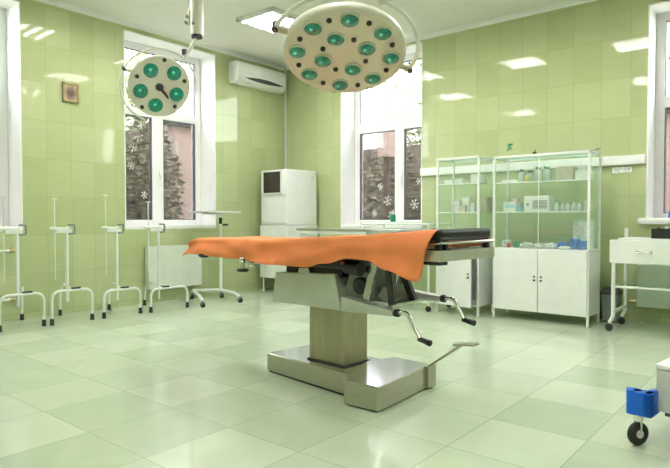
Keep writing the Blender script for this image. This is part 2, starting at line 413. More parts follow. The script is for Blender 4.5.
def house(c, d, label, wins):
    t = thing('building', label, 'building', (c[0], c[1], -.25))
    MB().box((0, 0, d[2] / 2), d).build('wall', M_pink, t)
    MB().box((0, 0, d[2] + .06), (d[0] + .3, d[1] + .3, .12)).build('roof', M_dgrey, t)
    for (x, y, z, w, h, ax) in wins:
        MB().box((x, y, z), ((.06, w, h) if ax == 0 else (w, .06, h))).build('window_pane', M_screen, t)
house((-4.2, 2.35), (1.0, 3.4, 3.1), 'pinkish rendered outbuilding seen through the window behind the small lamp', [(.5, .9, 1.5, .5, .9, 0)])
house((-3.4, -4.9), (1.0, 2.2, 2.3), 'low pinkish outbuilding seen through the leftmost window', [(.5, .6, 1.1, .4, .6, 0)])
house((4.6, 4.6), (4.2, 1.0, 2.9), 'pinkish rendered building seen through the right edge window', [(-.6, -.5, 1.5, .6, .9, 1)])
t = thing('garden_post', 'narrow garden post with pinkish block on top seen through the window behind the table', 'post', (-.16, 2.9, -.25))
MB().b2((-.04, -.04, 0), (.04, .04, 2.43)).build('pole', M_bark, t)
MB().b2((-.12, -.12, 2.43), (.12, .12, 3.1), .01).build('block', M_pink, t)

t = thing('garden_fence', 'weathered brown board fence behind the shrubs outside the left windows', 'fence', (-4.1, 0, -.25))
MB().b2((-.03, -4.0, 0), (.03, .5, 2.95)).build('boards', M_fence, t)
t = thing('garden_fence', 'weathered brown board fence behind the shrubs outside the middle window', 'fence', (-1.0, 5.2, -.25))
MB().b2((-3, -.03, 0), (2.6, .03, 2.95)).build('boards', M_fence, t)
# ------------------------------------------------------------------ wall fixtures
def radiator(loc, w, h, rz, label, z0):
    t = thing('radiator', label, 'radiator', loc, rz)   # local: x along wall, y out of wall
    MB().box((0, .085, z0 + h / 2), (w, .018, h), ch=.006).build('front_panel', M_rad, t)
    mb = MB(); mb.box((0, .03, z0 + h / 2), (w - .02, .012, h - .02))
    for k in range(int(w / .035)): mb.box((-w / 2 + .03 + k * .035, .055, z0 + h / 2), (.006, .04, h - .05))
    mb.build('convector', M_rad, t)
    mb = MB(); mb.box((0, .055, z0 + h - .004), (w - .01, .07, .008)); 
    for s in (-1, 1): mb.box((s * (w / 2 - .004), .055, z0 + h / 2), (.008, .07, h - .01))
    mb.build('casing', M_rad, t)
    for s in (-1, 1): MB().box((s * w * .35, .015, z0 + h * .7), (.03, .03, .12)).build('bracket', M_wpaint, t)
    mb = MB(); mb.cyl((w / 2, .05, z0 + .04), (w / 2 + .08, .05, z0 + .04), .012).cyl((w / 2 + .07, .05, z0 + .04), (w / 2 + .07, -.002, z0 + .04), .012); mb.cyl((w / 2 + .02, .05, z0 + .04), (w / 2 + .06, .05, z0 + .04), .02)
    mb.build('valve', M_brass, t)
# left wall: local x -> -y world when rz=-90 ; local y -> +x
radiator((0, -2.01, 0), .77, .515, R(-90), 'white panel radiator under the window behind the small lamp', .165)
bpy.data.objects['valve'].scale = (-1, 1, 1)
radiator((5.30, 0, 0), .98, .42, R(180), 'white panel radiator under the right edge window, behind the cart', .155)

o = MB().cyl((.022, -.022, 0), (.022, -.022, ZC - .01), .016).cyl((.022, -.022, .0), (.022, -.022, .02), .03)
for z in (.6, 1.7, 2.6): o.cyl((.022, -.022, z), (.022, -.022, z + .02), .022)
tag(o.build('heating_pipe', M_wpaint), 'thin white vertical pipe running up the room corner', 'pipe')
for z, lab in ((.69, 'short brass pipe stub high on the wall below the leftmost window'), (.21, 'short brass pipe stub low on the wall behind the leftmost stand')):
    t = thing('pipe_stub', lab, 'pipe', (0, -3.90, z))
    MB().cyl((-.001, 0, 0), (.05, 0, 0), .012).cyl((.045, .01, 0), (.045, -.35, 0), .012).build('pipe', M_wpaint, t)
    MB().cyl((.045, .0, 0), (.045, .05, 0), .022).cyl((.045, .02, .0), (.045, .02, .035), .012).build('valve', M_brass, t)

# cable duct along the right wall
mb = MB().b2((2.36, -.05, 1.535), (4.855, -.001, 1.625), .006)
mb.b2((2.36, -.054, 1.60), (4.855, -.05, 1.606)).b2((2.36, -.054, 1.552), (4.855, -.05, 1.558))
tag(mb.build('cable_duct', M_pvc), 'long white cable duct running along the right wall', 'duct')
for i, x in enumerate((4.585, 4.645, 4.705)):
    t = thing('wall_socket', ('leftmost', 'middle', 'rightmost')[i] + ' of three small white sockets below the cable duct', 'socket', (x, -.001, 1.487), 0, 'white sockets below the duct')
    MB().box((0, -.006, 0), (.054, .012, .058), ch=.003).build('plate', M_pvc, t)
    MB().lathe([(.018, 0), (.018, .004), (.014, .004), (.013, .001), (0, .001)], (0, -.012, 0), Matrix.Rotation(R(90), 3, 'X'), 16).cyl((-.006, -.0135, 0), (-.006, -.0125, 0), .003, n=6).cyl((.006, -.0135, 0), (.006, -.0125, 0), .003, n=6).build('receptacle', M_pvcg, t)

# small framed picture on left wall
t = thing('framed_picture', 'small gilt framed embossed picture hanging on the left tiled wall', 'picture', (.001, -3.262, 2.34))
mb = MB(); w, h, f = .175, .205, .022
for (y0, y1, z0, z1) in ((-w / 2, w / 2, h / 2 - f, h / 2), (-w / 2, w / 2, -h / 2, -h / 2 + f), (-w / 2, -w / 2 + f, -h / 2, h / 2), (w / 2 - f, w / 2, -h / 2, h / 2)): mb.b2((0, y0, z0), (.025, y1, z1), .004)
mb.build('frame', M_gold, t)
MB().b2((0, -w / 2 + f - .002, -h / 2 + f - .002), (.012, w / 2 - f + .002, h / 2 - f + .002)).build('image', M_icon, t)

# air conditioner on left wall
t = thing('air_conditioner', 'white wall mounted air conditioner high beside the room corner', 'air conditioner', (0, -.625, 2.83))
prof = [(0, .0), (.11, -.005), (.17, .03), (.195, .09), (.20, .22), (.185, .265), (.15, .29), (0, .29)]
MB().prism(prof, 1, -.47, .44).build('casing', M_white, t, .012)
mb = MB(); n = 10
top = [(-.33 + .72 * i / n, .075 + .030 * math.sin(PI * i / n)) for i in range(n + 1)]; bot = [(-.33 + .72 * i / n, .070 - .018 * math.sin(PI * i / n)) for i in range(n + 1)]
poly = top + bot[::-1][1:-1]; mb.prism([(a, b) for a, b in poly], 0, .182, .2005); mb.build('air_slot', M_dgrey, t)
MB().b2((.1965, -.30, .145), (.2025, .36, .149)).build('panel_seam', M_pvcg, t)
MB().cyl((.19, .10, .19), (.203, .10, .19), .012).build('badge', M_pvcg, t)

# sticker on the wall
mb = MB()
for (x0, z0, x1, z1, r) in ((-.025, .03, .03, .035, .009), (-.02, .0, .015, .035, .008), (-.03, -.02, .005, .0, .009), (.0, .0, .022, -.022, .006), (-.03, -.03, -.012, -.036, .006)): mb.cyl((x0, 0, z0), (x1, 0, z1), r, n=8)
o = mb.build('wall_sticker', M_grn); o.location = (3.49, -.006, 1.80); o.scale = (1, .3, 1); tag(o, 'tiny dark green sticker on the wall above the wide glass cabinet', 'sticker')

# ------------------------------------------------------------------ ceiling lights
def troffer(x, y, label):
    t = thing('ceiling_light', label, 'ceiling light', (x, y, ZC), 0, 'louvred ceiling lights')
    mb = MB(); s = .29
    for (a, b, c, d) in ((-s, -s, s, -s + .04), (-s, s - .04, s, s), (-s, -s, -s + .04, s), (s - .04, -s, s, s)): mb.b2((a, b, -.045), (c, d, 0), .003)
    mb.b2((-s, -s, -.004), (s, s, 0)); mb.build('frame', M_louver, t)
    mb = MB()
    for k in range(1, 4): mb.b2((-s + .02, -s + k * s / 2 - .003, -.045), (s - .02, -s + k * s / 2 + .003, -.012))
    for k in range(1, 9): mb.b2((-s + k * s * 2 / 9 - .002, -s + .02, -.045), (-s + k * s * 2 / 9 + .002, s - .02, -.03))
    mb.build('louvre', M_louver, t)
    for k in range(4):
        MB().cyl((-s + .03, -s + (k + .5) * s / 2, -.024), (s - .03, -s + (k + .5) * s / 2, -.026), .018, n=8).build('tube', M_tube, t)
    return t
L0 = troffer(1.37, -1.60, 'louvred fluorescent ceiling light left of the large surgical lamp')
for (x, y) in ((2.9, -1.85), (4.35, -1.9), (6.2, -1.6), (1.05, -3.25), (4.1, -4.1), (6.2, -3.6), (1.37, -5.6), (4.6, -6.9), (7.3, -6.6)):
    copy_thing(L0, (x, y, ZC), label='louvred fluorescent ceiling light outside the photographed view')

# ------------------------------------------------------------------ surgical lamps
def lamp_basis(n, upish):
    z = -n.normalized(); x = z.cross(upish).normalized(); y = x.cross(z)
    return Matrix((x, y, z)).transposed()     # local +z points away from the lit side
def surg_lamp(name, label, C, n, Rr, lights, dots, lr, dome, m, ringr, ring_a0, ring_a1, ringoff, pivots, extra=None, tube=.012):
    t = thing(name, label, 'surgical lamp', C)
    B = lamp_basis(n, Vector((0, 0, 1))); T = B.to_4x4()
    def W(x, y, z): return B @ Vector((x * Rr, y * Rr, z * Rr))
    # underside plate + rim + domed back
    p = [(0, 0), (.90, 0), (.93, .0), (.965, -.02), (1.0, .0), (1.01, .06), (1.0, .13), (.96, .17)]
    p2 = [(.97, .155), (.92, .20), (.75, .20 + dome * .45), (.5, .20 + dome * .75), (.25, .20 + dome * .95), (0, .20 + dome)]
    MB().lathe([(a * Rr, b * Rr) for a, b in p], M=B, n=56).build('reflector_plate', m, t)
    MB().lathe([(a * Rr, b * Rr) for a, b in p2], M=B, n=56).build('housing', M_lampw, t)
    for (a, r) in lights:
        a = R(a); c = W(math.cos(a) * r, math.sin(a) * r, -.004)
        q = MB().lathe([(lr * 1.10 * Rr, .004 * Rr), (lr * 1.12 * Rr, -.022 * Rr), (lr * .98 * Rr, -.026 * Rr), (lr * .96 * Rr, -.006 * Rr)], c, B, 28).build('lens_ring', m, t)
        g = MB().lathe([(lr * .99 * Rr, -.012 * Rr), (lr * .85 * Rr, -.030 * Rr), (lr * .6 * Rr, -.048 * Rr), (lr * .3 * Rr, -.058 * Rr), (0, -.062 * Rr)], c, B, 28).build('green_lens', M_green, t)
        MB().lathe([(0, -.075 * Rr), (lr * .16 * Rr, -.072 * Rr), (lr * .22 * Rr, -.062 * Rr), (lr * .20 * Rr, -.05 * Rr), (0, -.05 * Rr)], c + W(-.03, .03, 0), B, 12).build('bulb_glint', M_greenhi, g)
    for (a, r) in dots:
        a = R(a); c = W(math.cos(a) * r, math.sin(a) * r, 0); w = .042 * (1 if Rr > .3 else 1.6)
        MB().lathe([(w * Rr, .004 * Rr), (w * Rr, -.03 * Rr), (w * .7 * Rr, -.045 * Rr), (0, -.045 * Rr)], c, B, 14).build('screw_cap', M_black, t)
    # yoke
    k = 40; pts = [W(math.cos(R(ring_a0 + (ring_a1 - ring_a0) * i / k)) * ringr, math.sin(R(ring_a0 + (ring_a1 - ring_a0) * i / k)) * ringr, ringoff) for i in range(k + 1)]
    MB().tube(pts, tube, 10).build('yoke', M_lampw, t)
    for a in pivots:
        ca, sa = math.cos(R(a)), math.sin(R(a))
        MB().cyl(W(ca * 1.0, sa * 1.0, .09), W(ca * (ringr + .02), sa * (ringr + .02), ringoff), .020 * (Rr / .33) ** 2.5).build('pivot', M_beige, t)
        MB().cyl(W(ca * (ringr + .01), sa * (ringr + .01), ringoff - .06), W(ca * (ringr + .01), sa * (ringr + .01), ringoff + .10), .017).build('pivot_knob', M_black, t)
    return t, W, B

# large, twelve lens lamp
C1 = at(344.5, 54.5, 3.2); v = (CAM - C1); el = math.atan2(v.z, v.xy.length) - R(49); hz = Vector((v.x, v.y, 0)).normalized()
n1 = Vector((hz.x * math.cos(el), hz.y * math.cos(el), math.sin(el)))
LI = [(84 + 45 * k, .77) for k in range(8)] + [(111 + 90 * k, .385) for k in range(4)]
DO = [(107 + 45 * k, .80) for k in range(8)] + [(67 + 90 * k, .38) for k in range(4)]
t1, W1_, B1 = surg_lamp('surgical_lamp', 'large round cream surgical lamp with twelve green lenses hanging over the table', C1, n1, .337, LI, DO, .140, .22, M_lamp, 1.2, -24, 156, .08, (-22, 154))
ap = W1_(math.cos(R(63)) * 1.19, math.sin(R(63)) * 1.19, .08)
j = at(402, -14, 3.25) - C1
MB().tube([ap, ap.lerp(j, .5), j], [.020, .024, .026], 12).build('support_arm', M_lampw, t1)
MB().cyl(ap.lerp(j, .33) - Vector((.0, .0, .026)), ap.lerp(j, .33) - Vector((0, 0, .018)), .008).build('arm_screw', M_black, t1)
top = Vector((j.x + .25, j.y + .2, ZC - C1.z))
MB().tube(rounded([j, j + Vector((.08, .06, .18)), Vector((top.x, top.y, top.z - .35)), top], .06), .035, 12).build('drop_arm', M_lampw, t1)
MB().cyl(top, top - Vector((0, 0, .1)), .10).build('ceiling_mount', M_lampw, t1)
for a in (-62, -100, -128):
    c, s = math.cos(R(a)), math.sin(R(a)); MB().cyl(W1_(c * 1.0, s * 1.0, .05), W1_(c * 1.045, s * 1.045, .05), .010).build('rim_clip', M_black, t1)

# small, five lens lamp
C2 = at(159.5, 87.0, 5.3); v = (CAM - C2); el = math.atan2(v.z, v.xy.length) - R(14); az = math.atan2(v.y, v.x) + R(12)
n2 = Vector((math.cos(az) * math.cos(el), math.sin(az) * math.cos(el), math.sin(el)))
LI2 = [(122, .60), (50, .66), (-18, .60), (-97, .62), (198, .62)]
DO2 = [(85, .90), (20, .84), (-47, .82), (-125, .88), (160, .78)]
t2, W2_, B2 = surg_lamp('surgical_lamp', 'small round cream surgical lamp with five green lenses in front of the window', C2, n2, .277, LI2, DO2, .245, .45, M_lamp, 1.22, -4, 252, .03, (158,), tube=.009)
MB().lathe([(0, -.10 * .272), (.10 * .272, -.10 * .272), (.13 * .272, -.05 * .272), (.13 * .272, 0)], W2_(.0, .0, 0), B2, 18).build('handle_hub', M_black, t2)
MB().tube([W2_(0, 0, -.08), W2_(.16, -.16, -.16), W2_(.28, -.30, -.18)], [.012, .013, .010], 10).build('handle', M_black, t2)
a2 = W2_(math.cos(R(54)) * 1.22, math.sin(R(54)) * 1.22, .03); J2 = at(196, 39, 5.3) - C2
MB().tube([a2, J2], [.016, .018], 10).build('support_arm', M_lampw, t2)
MB().cyl(a2 + Vector((0, 0, .045)), a2 + Vector((0, 0, .09)), .022).cyl(a2, a2 + Vector((0, 0, .05)), .006).build('arm_knob', M_black, t2)
colb = at(197, 38, 5.3) - C2; ct = Vector((colb.x, colb.y, ZC - C2.z))
MB().cyl(colb, colb + Vector((0, 0, .03)), .052).build('column_collar', M_black, t2)
MB().cyl(colb + Vector((0, 0, .025)), ct, .058, n=24).build('column', M_lampw, t2)
MB().cyl(ct - Vector((0, 0, .06)), ct, .13, n=28).build('ceiling_mount', M_lampw, t2)
rv = (CM @ Vector((1, 0, 0)))
mb = MB(); q = colb + Vector((0, 0, .10)) - rv * .075; mb.tube(rounded([q, q + Vector((0, 0, .12)), q + Vector((0, 0, .20)) + rv * .03, q + Vector((0, 0, .5)) + rv * .02], .03), .014, 8)
mb.build('side_bracket', M_lampw, t2)
fw = (CM @ Vector((0, 0, 1)))
mb = MB()
for (a, b) in ((-.075, .17), (-.02, .11), (-.085, .12)): MB().cyl(colb + rv * a + Vector((0, 0, b)) + fw * .045, colb + rv * a + Vector((0, 0, b)) + fw * .07, .013).build('bracket_bolt', M_grey, t2)

# ------------------------------------------------------------------ operating table
TO = Vector((3.433, -3.464, 0)); TH = -.067
t = thing('operating_table', 'stainless steel operating table on a pedestal with crank handles and black headrest pad', 'operating table', TO, TH)
HB = .125
mb = MB().prism([(-.06, -.165), (.77, -.218), (.76, .226), (-.03, .20)], 2, .012, HB); mb.build('base', M_steel, t, .008)
mb = MB(); mb.prism([(.765, -.322), (.99, -.303), (.918, .295), (.64, .30), (.578, .10), (.60, .02)], 2, .006, HB + .006); mb.build('base_end_block', M_steel, t, .008)
MB().prism([(.775, -.312), (.982, -.295), (.912, .288), (.645, .292), (.586, .10), (.608, .02)], 2, HB + .006, HB + .009).build('base_top_sheen', M_steelb, t)  # thin added plate, ceiling reflection on the block top put into its colour
MB().prism([(-.05, -.155), (.77, -.205), (.60, .02), (.575, .10), (.63, .21), (-.02, .19)], 2, HB, HB + .003).build('base_top_sheen', M_steelb, t)  # same added sheet for the reflection painted on the rest of the base
MB().prism([(-.05, -.155), (.775, -.21), (.78, -.305), (.975, -.29), (.905, .28), (-.02, .18)], 2, 0, .0125).build('base_skid', M_black, t)
MB().b2((.905, .215, .012), (.945, .297, HB + .012), .004).build('brake_housing', M_steel, t)
mb = MB().box((0, 0, 0), (.30, .045, .012), M=Matrix.Rotation(R(-36), 3, 'Y')); 
for v_ in mb.v: v_ += Vector((1.045, .245, .215))
mb.build('brake_pedal', M_steel, t, .003)
mb = MB().box((0, 0, 0), (.13, .07, .012), M=Matrix.Rotation(R(-6), 3, 'Y'))
for v_ in mb.v: v_ += Vector((1.175, .245, .300))
mb.build('pedal_plate', M_steel, t, .003)
# column
MB().b2((.272, -.098, HB), (.565, .115, .54), .006).build('column', M_bronze, t)
MB().b2((.262, -.108, HB), (.575, .125, HB + .012)).build('column_foot_shadow', M_dark, t)  # dark slab standing for the shadow round the foot of the column
# body shell (trapezoid seen from the side)
poly = [(-.002, .47), (.605, .474), (.552, .687), (.035, .66)]
MB().prism(poly, 1, -.17, .17).build('body_shell', M_body, t, .006)
MB().prism([(.235, .65), (.35, .65), (.335, .705), (.25, .70)], 1, -.168, -.155).build('side_lug', M_body, t, .003)
# crank arms
def crank(y, s0, s1, za, zb, e1, label=None):
    a = MB().prism([(s0, za - .085), (s1, zb - .032), (s1, zb), (s0, za)], 1, y - .03, y + .03).build('crank_arm', M_body, t, .005)
    MB().cyl((s1, y, zb - .016), (s1 + .02, y, zb - .016), .022).build('arm_bush', M_dark, a)
    k = MB().tube(rounded([(s1 + .015, y, zb - .014), (s1 + .075, y, zb - .006), (s1 + e1[0], y, zb + e1[1])], .03), .012, 10).build('crank_rod', M_chrome, a)
    g0 = Vector((s1 + e1[0] - .008, y, zb + e1[1])); MB().cyl(g0, g0 + Vector((.078, -.012, -.010)), .013, .016).build('crank_grip', M_black, a)
crank(-.14, .605, .975, .557, .516, (.160, -.135)); crank(.20, .60, 1.045, .60, .566, (.145, -.12))
# top frame: side rails (tilting slightly up towards the head)
ZT = [(-.78, .852), (.0, .858), (.5, .884), (.95, .912), (1.30, .935), (1.42, .942)]
def zt(s):
    for (a, za), (b, zb) in zip(ZT, ZT[1:]):
        if s <= b: return za + (zb - za) * (s - a) / (b - a)
    return ZT[-1][1]
for y in (-.225, .225):
    MB().tube([(s, y, zt(s) - .095 + max(0, (s - 1.3)) * .1) for s in (-.64, -.3, .1, .5, .9, 1.25)], .011, 8).build('side_rail', M_dark, t)
mb = MB()
def slab(mb, s0, s1, y0, y1, lo, hi, n=8):
    vs = []; fs = []
    for i in range(n + 1):
        s = s0 + (s1 - s0) * i / n
        for (y, z) in ((y0, lo), (y1, lo), (y1, hi), (y0, hi)): vs.append((s, y, zt(s) + z))
    for i in range(n):
        for k in range(4): fs.append([i * 4 + k, i * 4 + (k + 1) % 4, i * 4 + 4 + (k + 1) % 4, i * 4 + 4 + k])
    fs += [[0, 1, 2, 3], [n * 4 + 3, n * 4 + 2, n * 4 + 1, n * 4]]
    mb.add(vs, fs); return mb
slab(MB(), -.74, 1.22, -.235, .235, -.065, -.045, 10).build('top_plate', M_dark, t, .004)
slab(MB(), -.74, .10, -.24, .24, -.045, -.004, 6).build('leg_pad', M_blackv, t, .012)
slab(MB(), .12, .955, -.24, .24, -.045, -.004, 6).build('back_pad', M_blackv, t, .012)
# head section
slab(MB(), .965, 1.325, -.25, .25, -.042, .018, 4).build('headrest_pad', M_blackv, t, .018)
for y in (-.255, .255):
    MB().tube([(.98, y, zt(.98) - .058), (1.33, y, zt(1.33) - .052)], .007, 8).build('headrest_rail', M_chrome, t)
MB().tube([(1.33, -.255, zt(1.33) - .052), (1.33, .255, zt(1.33) - .052)], .007, 8).build('headrest_rail', M_chrome, t)
for (s_, y) in ((1.305, -.235), (1.305, -.18), (1.305, .225), (1.02, -.235), (1.02, .235)):
    MB().b2((s_ - .014, y - .014, zt(s_) - .10), (s_ + .014, y + .014, zt(s_) - .04), .003).build('headrest_strut', M_black, t)
MB().b2((1.10, -.265, .795), (1.335, -.20, .848), .004).build('headrest_beam', M_body, t)
MB().b2((1.10, .20, .795), (1.335, .265, .848), .004).build('headrest_beam', M_body, t)
MB().b2((1.285, -.20, .795), (1.335, .20, .848), .004).build('headrest_beam', M_body, t)
MB().b2((1.20, -.262, .778), (1.33, -.19, .793), .004).build('beam_bumper', M_black, t)
# mechanism under the top
MB().b2((.10, -.14, .66), (.58, .14, .71)).build('tilt_housing', M_dark, t, .01)
MB().b2((.05, -.16, .71), (.62, .16, .795)).build('support_block', M_dark, t, .01)
mb = MB().prism([(.56, .56), (.80, .52), (.80, .70), (.62, .72)], 1, -.10, .10); mb.build('gear_box', M_gear, t, .006)
MB().lathe([(.05, 0), (.05, .02), (.03, .028), (.028, .01), (0, .01)], (.70, -.10, .62), Matrix.Rotation(R(90), 3, 'X'), 20).build('gear_boss', M_dark, t)
MB().cyl((.665, -.19, .735), (.775, -.19, .725), .040, n=18).cyl((.65, -.19, .735), (.665, -.19, .735), .02).build('lock_knob', M_black, t)
MB().cyl((.665, -.232, .758), (.685, -.232, .758), .009).build('knob_mark', M_red, t)
def plate(name, p, w, y0, y1, m):
    (a, b), (c, d) = p; dx, dz = c - a, d - b; L_ = math.hypot(dx, dz); nx, nz = -dz / L_ * w / 2, dx / L_ * w / 2
    return MB().prism([(a - nx, b - nz), (c - nx, d - nz), (c + nx, d + nz), (a + nx, b + nz)], 1, y0, y1).build(name, m, t, .003)
plate('lift_bracket', ((.785, .555), (.845, .76)), .045, -.165, -.15, M_steelb)
plate('lift_bracket', ((.785, .555), (.845, .76)), .045, .12, .135, M_steelb)
plate('lift_brace', ((.955, .54), (.925, .78)), .030, -.16, -.14, M_black)
plate('lift_brace', ((.84, .60), (.93, .54)), .07, -.10, .10, M_gear)
plate('lift_brace', ((.86, .77), (.97, .545)), .04, .02, .05, M_dark)
MB().b2((.80, -.14, .535), (.98, .14, .55)).build('lift_crosspiece', M_steelb, t, .003)
# knobs and clamp at the foot end
MB().cyl((-.66, -.262, .755), (-.60, -.262, .757), .028, n=16).build('rail_knob', M_black, t)
mb = MB().cyl((-.20, -.25, .73), (-.20, -.25, .675), .013).cyl((-.21, -.25, .735), (-.17, -.25, .735), .022).cyl((-.16, -.25, .73), (-.06, -.25, .70), .012).cyl((-.02, -.25, .73), (-.12, -.25, .70), .009)
mb.build('rail_clamp', M_chrome, t)
MB().lathe([(0, 0), (.036, 0), (.04, .008), (.036, .018), (0, .022)], (-.20, -.25, .655), n=20).build('clamp_knob', M_black, t)
MB().b2((-.06, -.25, .72), (.02, -.20, .755), .006).build('clamp_block', M_dark, t)

# orange cloth over the table
def pw(tab, s):
    if s <= tab[0][0]: return tab[0][1]
    for (a, za), (b, zb) in zip(tab, tab[1:]):
        if s <= b:
            u = (s - a) / (b - a); u = u * u * (3 - 2 * u); return za + (zb - za) * u
    return tab[-1][1]
HEM = [(-.83, .755), (-.5, .745), (-.27, .738), (.13, .724), (.40, .718), (.58, .75), (.75, .787), (.90, .783), (1.045, .742), (1.226, .697), (1.30, .690)]
mb = MB(); NS, NT = 150, 44; vs = []; fs = []
rnd = random.Random(3)
for i in range(NS + 1):
    u = i / NS
    for j_ in range(NT + 1):
        v_ = j_ / NT            # 0 = far hem, 1 = near hem
        # the head end edge runs slanting: hem reaches less far than the top
        if v_ < .2: q = v_ / .2; side = -1; dr = 1 - q
        elif v_ > .66: q = (v_ - .66) / .34; side = 1; dr = q
        else: side = 0; dr = 0
        s_end = 1.315 - .085 * dr * (side == 1) - .34 * (1 - max(0, (v_ - .2)) / .46) * (side < 1); s_start = -.775 - .055 * dr
        s = s_start + (s_end - s_start) * u
        zt_ = zt(max(-.8, min(1.6, s))) + .012
        cr_ = .004 * math.sin(s * 9 + v_ * 5) + .003 * math.sin(s * 23 - v_ * 13)
        if side == 0:
            y = .262 - (v_ - .2) / .46 * .524; z = zt_ + cr_ * .6
        elif side == -1:
            y = .262 + .02 * (1 - q) ** .5; z = zt_ - (1 - q) * .10
        else:
            hem = pw(HEM, s); drop = zt_ - hem
            fold = .016 * math.sin(s * 5 + 7 * q + 1.2 * math.sin(s * 3)) + .011 * math.sin(s * 13 - 6 * q) + .008 * abs(math.sin(s * 4.5 + 6 * q + 1)) + .003 * math.sin(s * 31 + 4 * q)
            y = -.262 - .022 * min(1, q * 5) ** .5 - fold * q ** .8 - .03 * q * max(0, (s - .8)) * 2
            z = zt_ - drop * (q ** 1.15)
        end = max(0, 1 - u / .03); z -= .02 * end
        vs.append((s, y, z))
for i in range(NS):
    for j_ in range(NT):
        a = i * (NT + 1) + j_; fs.append([a, a + 1, a + NT + 2, a + NT + 1])
mb.add(vs, fs, True); dr = mb.build('table_drape', M_orange)
dr.location = TO; dr.rotation_euler = (0, 0, TH); sd = dr.modifiers.new('sol', 'SOLIDIFY'); sd.thickness = .003
tag(dr, 'bright orange cloth draped over the operating table top', 'cloth')
# the cloth end folded under the head pad
mb = MB(); vs = []; fs = []
for i in range(25):
    y = -.20 + .55 * i / 24; q = max(0, (y - .24) / .11)
    for k in range(6):
        r = k / 5; vs.append((1.265 + .006 * math.sin(i * .9 + k) + .02 * q * r, y - .02 * q * r, .893 + .012 * q - (.038 + .065 * q) * r))
for i in range(24):
    for k in range(5): a = i * 6 + k; fs.append([a, a + 1, a + 7, a + 6])
mb.add(vs, fs, True)
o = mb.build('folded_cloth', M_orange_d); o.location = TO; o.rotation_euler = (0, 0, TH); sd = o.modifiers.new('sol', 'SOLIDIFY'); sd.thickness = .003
tag(o, 'orange cloth end tucked beneath the black headrest pad', 'cloth')

# ------------------------------------------------------------------ four frame stands at the left wall
def stand(x, y, label, w, dep, yrear, po=0, up=.25, arch=.30):
    t = thing('tubular_stand', label, 'stand', (x, y, 0), 0, 'white tubular stands by the left wall')
    # front arch in the plane x=0, spans local y
    pts = rounded([(0, -w / 2, .05), (0, -w / 2, arch), (0, w / 2, arch), (0, w / 2, .05)], .09, 7)
    MB().tube(pts, .0135, 10).build('front_arch', M_wpaint, t)
    for s in (-1, 1): MB().cyl((0, s * w / 2, 0), (0, s * w / 2, .062), .021, .017).build('rubber_foot', M_black, t)
    MB().tube(rounded([(0, 0, arch), (-dep * .75, yrear * .8, arch + .03), (-dep, yrear, arch - .04), (-dep, yrear, .05)], .07, 6), .0125, 10).build('rear_leg', M_wpaint, t)
    MB().cyl((-dep, yrear, 0), (-dep, yrear, .062), .020, .017).build('rubber_foot', M_black, t)
    MB().cyl((-.02, po, arch - .11), (-.02, po, .875), .0155, n=12).build('post', M_wpaint, t)
    MB().cyl((-.004, po + .035, arch + .012), (-.004, po + .12, arch + .012), .014).build('clamp_screw', M_black, t)
    MB().cyl((-.06, po - .095, .42), (-.06, po - .095, .935 + up), .006, n=8).build('slide_rod', M_wpaint, t)
    MB().tube([(-.06, po - .14, .915), (-.02, po - .02, .905), (-.02, po + .02, .915)], .014, 8).build('crossbar', M_wpaint, t)
    MB().box((-.02, po - .03, .885), (.03, .15, .035), ch=.005).build('clamp_bar', M_wpaint, t)
    MB().tube(rounded([(-.02, po + .02, .945), (-.02, po + .08, .945), (-.02, po + .08, .86), (-.02, po + .02, .86)], .012, 3), .010, 8).build('square_hook', M_grey, t)
    MB().box((-.06, po - .095, .935 + up), (.014, .05, .010)).build('rod_tip', M_wpaint, t)
    return t
stand(.568, -4.005, 'white tubular stand leftmost at the wall, below the leftmost window', .385, .50, .20, po=-.03, up=.26, arch=.315)
stand(.590, -3.551, 'white tubular stand second from left, in front of plain green tiles', .395, .50, .115, po=-.04, up=.26, arch=.315)
stand(.605, -3.032, 'white tubular stand third from left, just left of the radiator', .41, .48, .12, po=-.05, up=.31, arch=.275)
stand(.650, -2.495, 'white tubular stand fourth from left, directly in front of the radiator', .47, .52, .02, po=-.125, up=.25, arch=.245)

# ------------------------------------------------------------------ mayo tray table
t = thing('instrument_tray_table', 'white wheeled overbed tray table beside the radiator', 'tray table', (.55, -1.80, 0))
def W_(p): return tuple(Vector(p) - Vector((.55, -1.80, 0)))
A0, A1 = (.02 + .10, -1.78, .10), (.29, -1.447, .10)
MB().tube([W_((.09, -1.76, .10)), W_((.30, -1.50, .10))], .020, 10).build('cross_beam', M_wpaint, t)
MB().tube(rounded([W_((.09, -1.76, .10)), W_((.62, -2.06, .10)), W_((.78, -2.15, .065))], .08), .020, 10).build('base_leg', M_wpaint, t)
MB().tube(rounded([W_((.30, -1.50, .10)), W_((.70, -1.60, .10)), W_((.83, -1.64, .065))], .08), .020, 10).build('base_leg', M_wpaint, t)
for (x, y) in ((.80, -2.16), (.83, -1.63), (.33, -1.50), (.12, -1.80)):
    c = MB().cyl(W_((x, y - .012, .030)), W_((x, y + .012, .030)), .030, n=16).build('caster', M_black, t)
    MB().b2(W_((x - .012, y - .018, .03)), W_((x + .012, y + .018, .075)), .004).build('caster_fork', M_grey, c)
MB().cyl(W_((.34, -1.52, .10)), W_((.34, -1.52, .70)), .019, n=14).build('lower_post', M_wpaint, t)
MB().cyl(W_((.34, -1.52, .68)), W_((.34, -1.52, 1.06)), .014, n=12).build('upper_post', M_wpaint, t)
MB().cyl(W_((.34, -1.52, .94)), W_((.34, -1.52, 1.02)), .021).cyl(W_((.36, -1.50, .93)), W_((.42, -1.47, .93)), .012).build('height_knob', M_black, t)
trx, tryy = .36, -1.72
mb = MB().b2(W_((.12, -1.87, 1.075)), W_((.50, -1.32, 1.085)), .003)
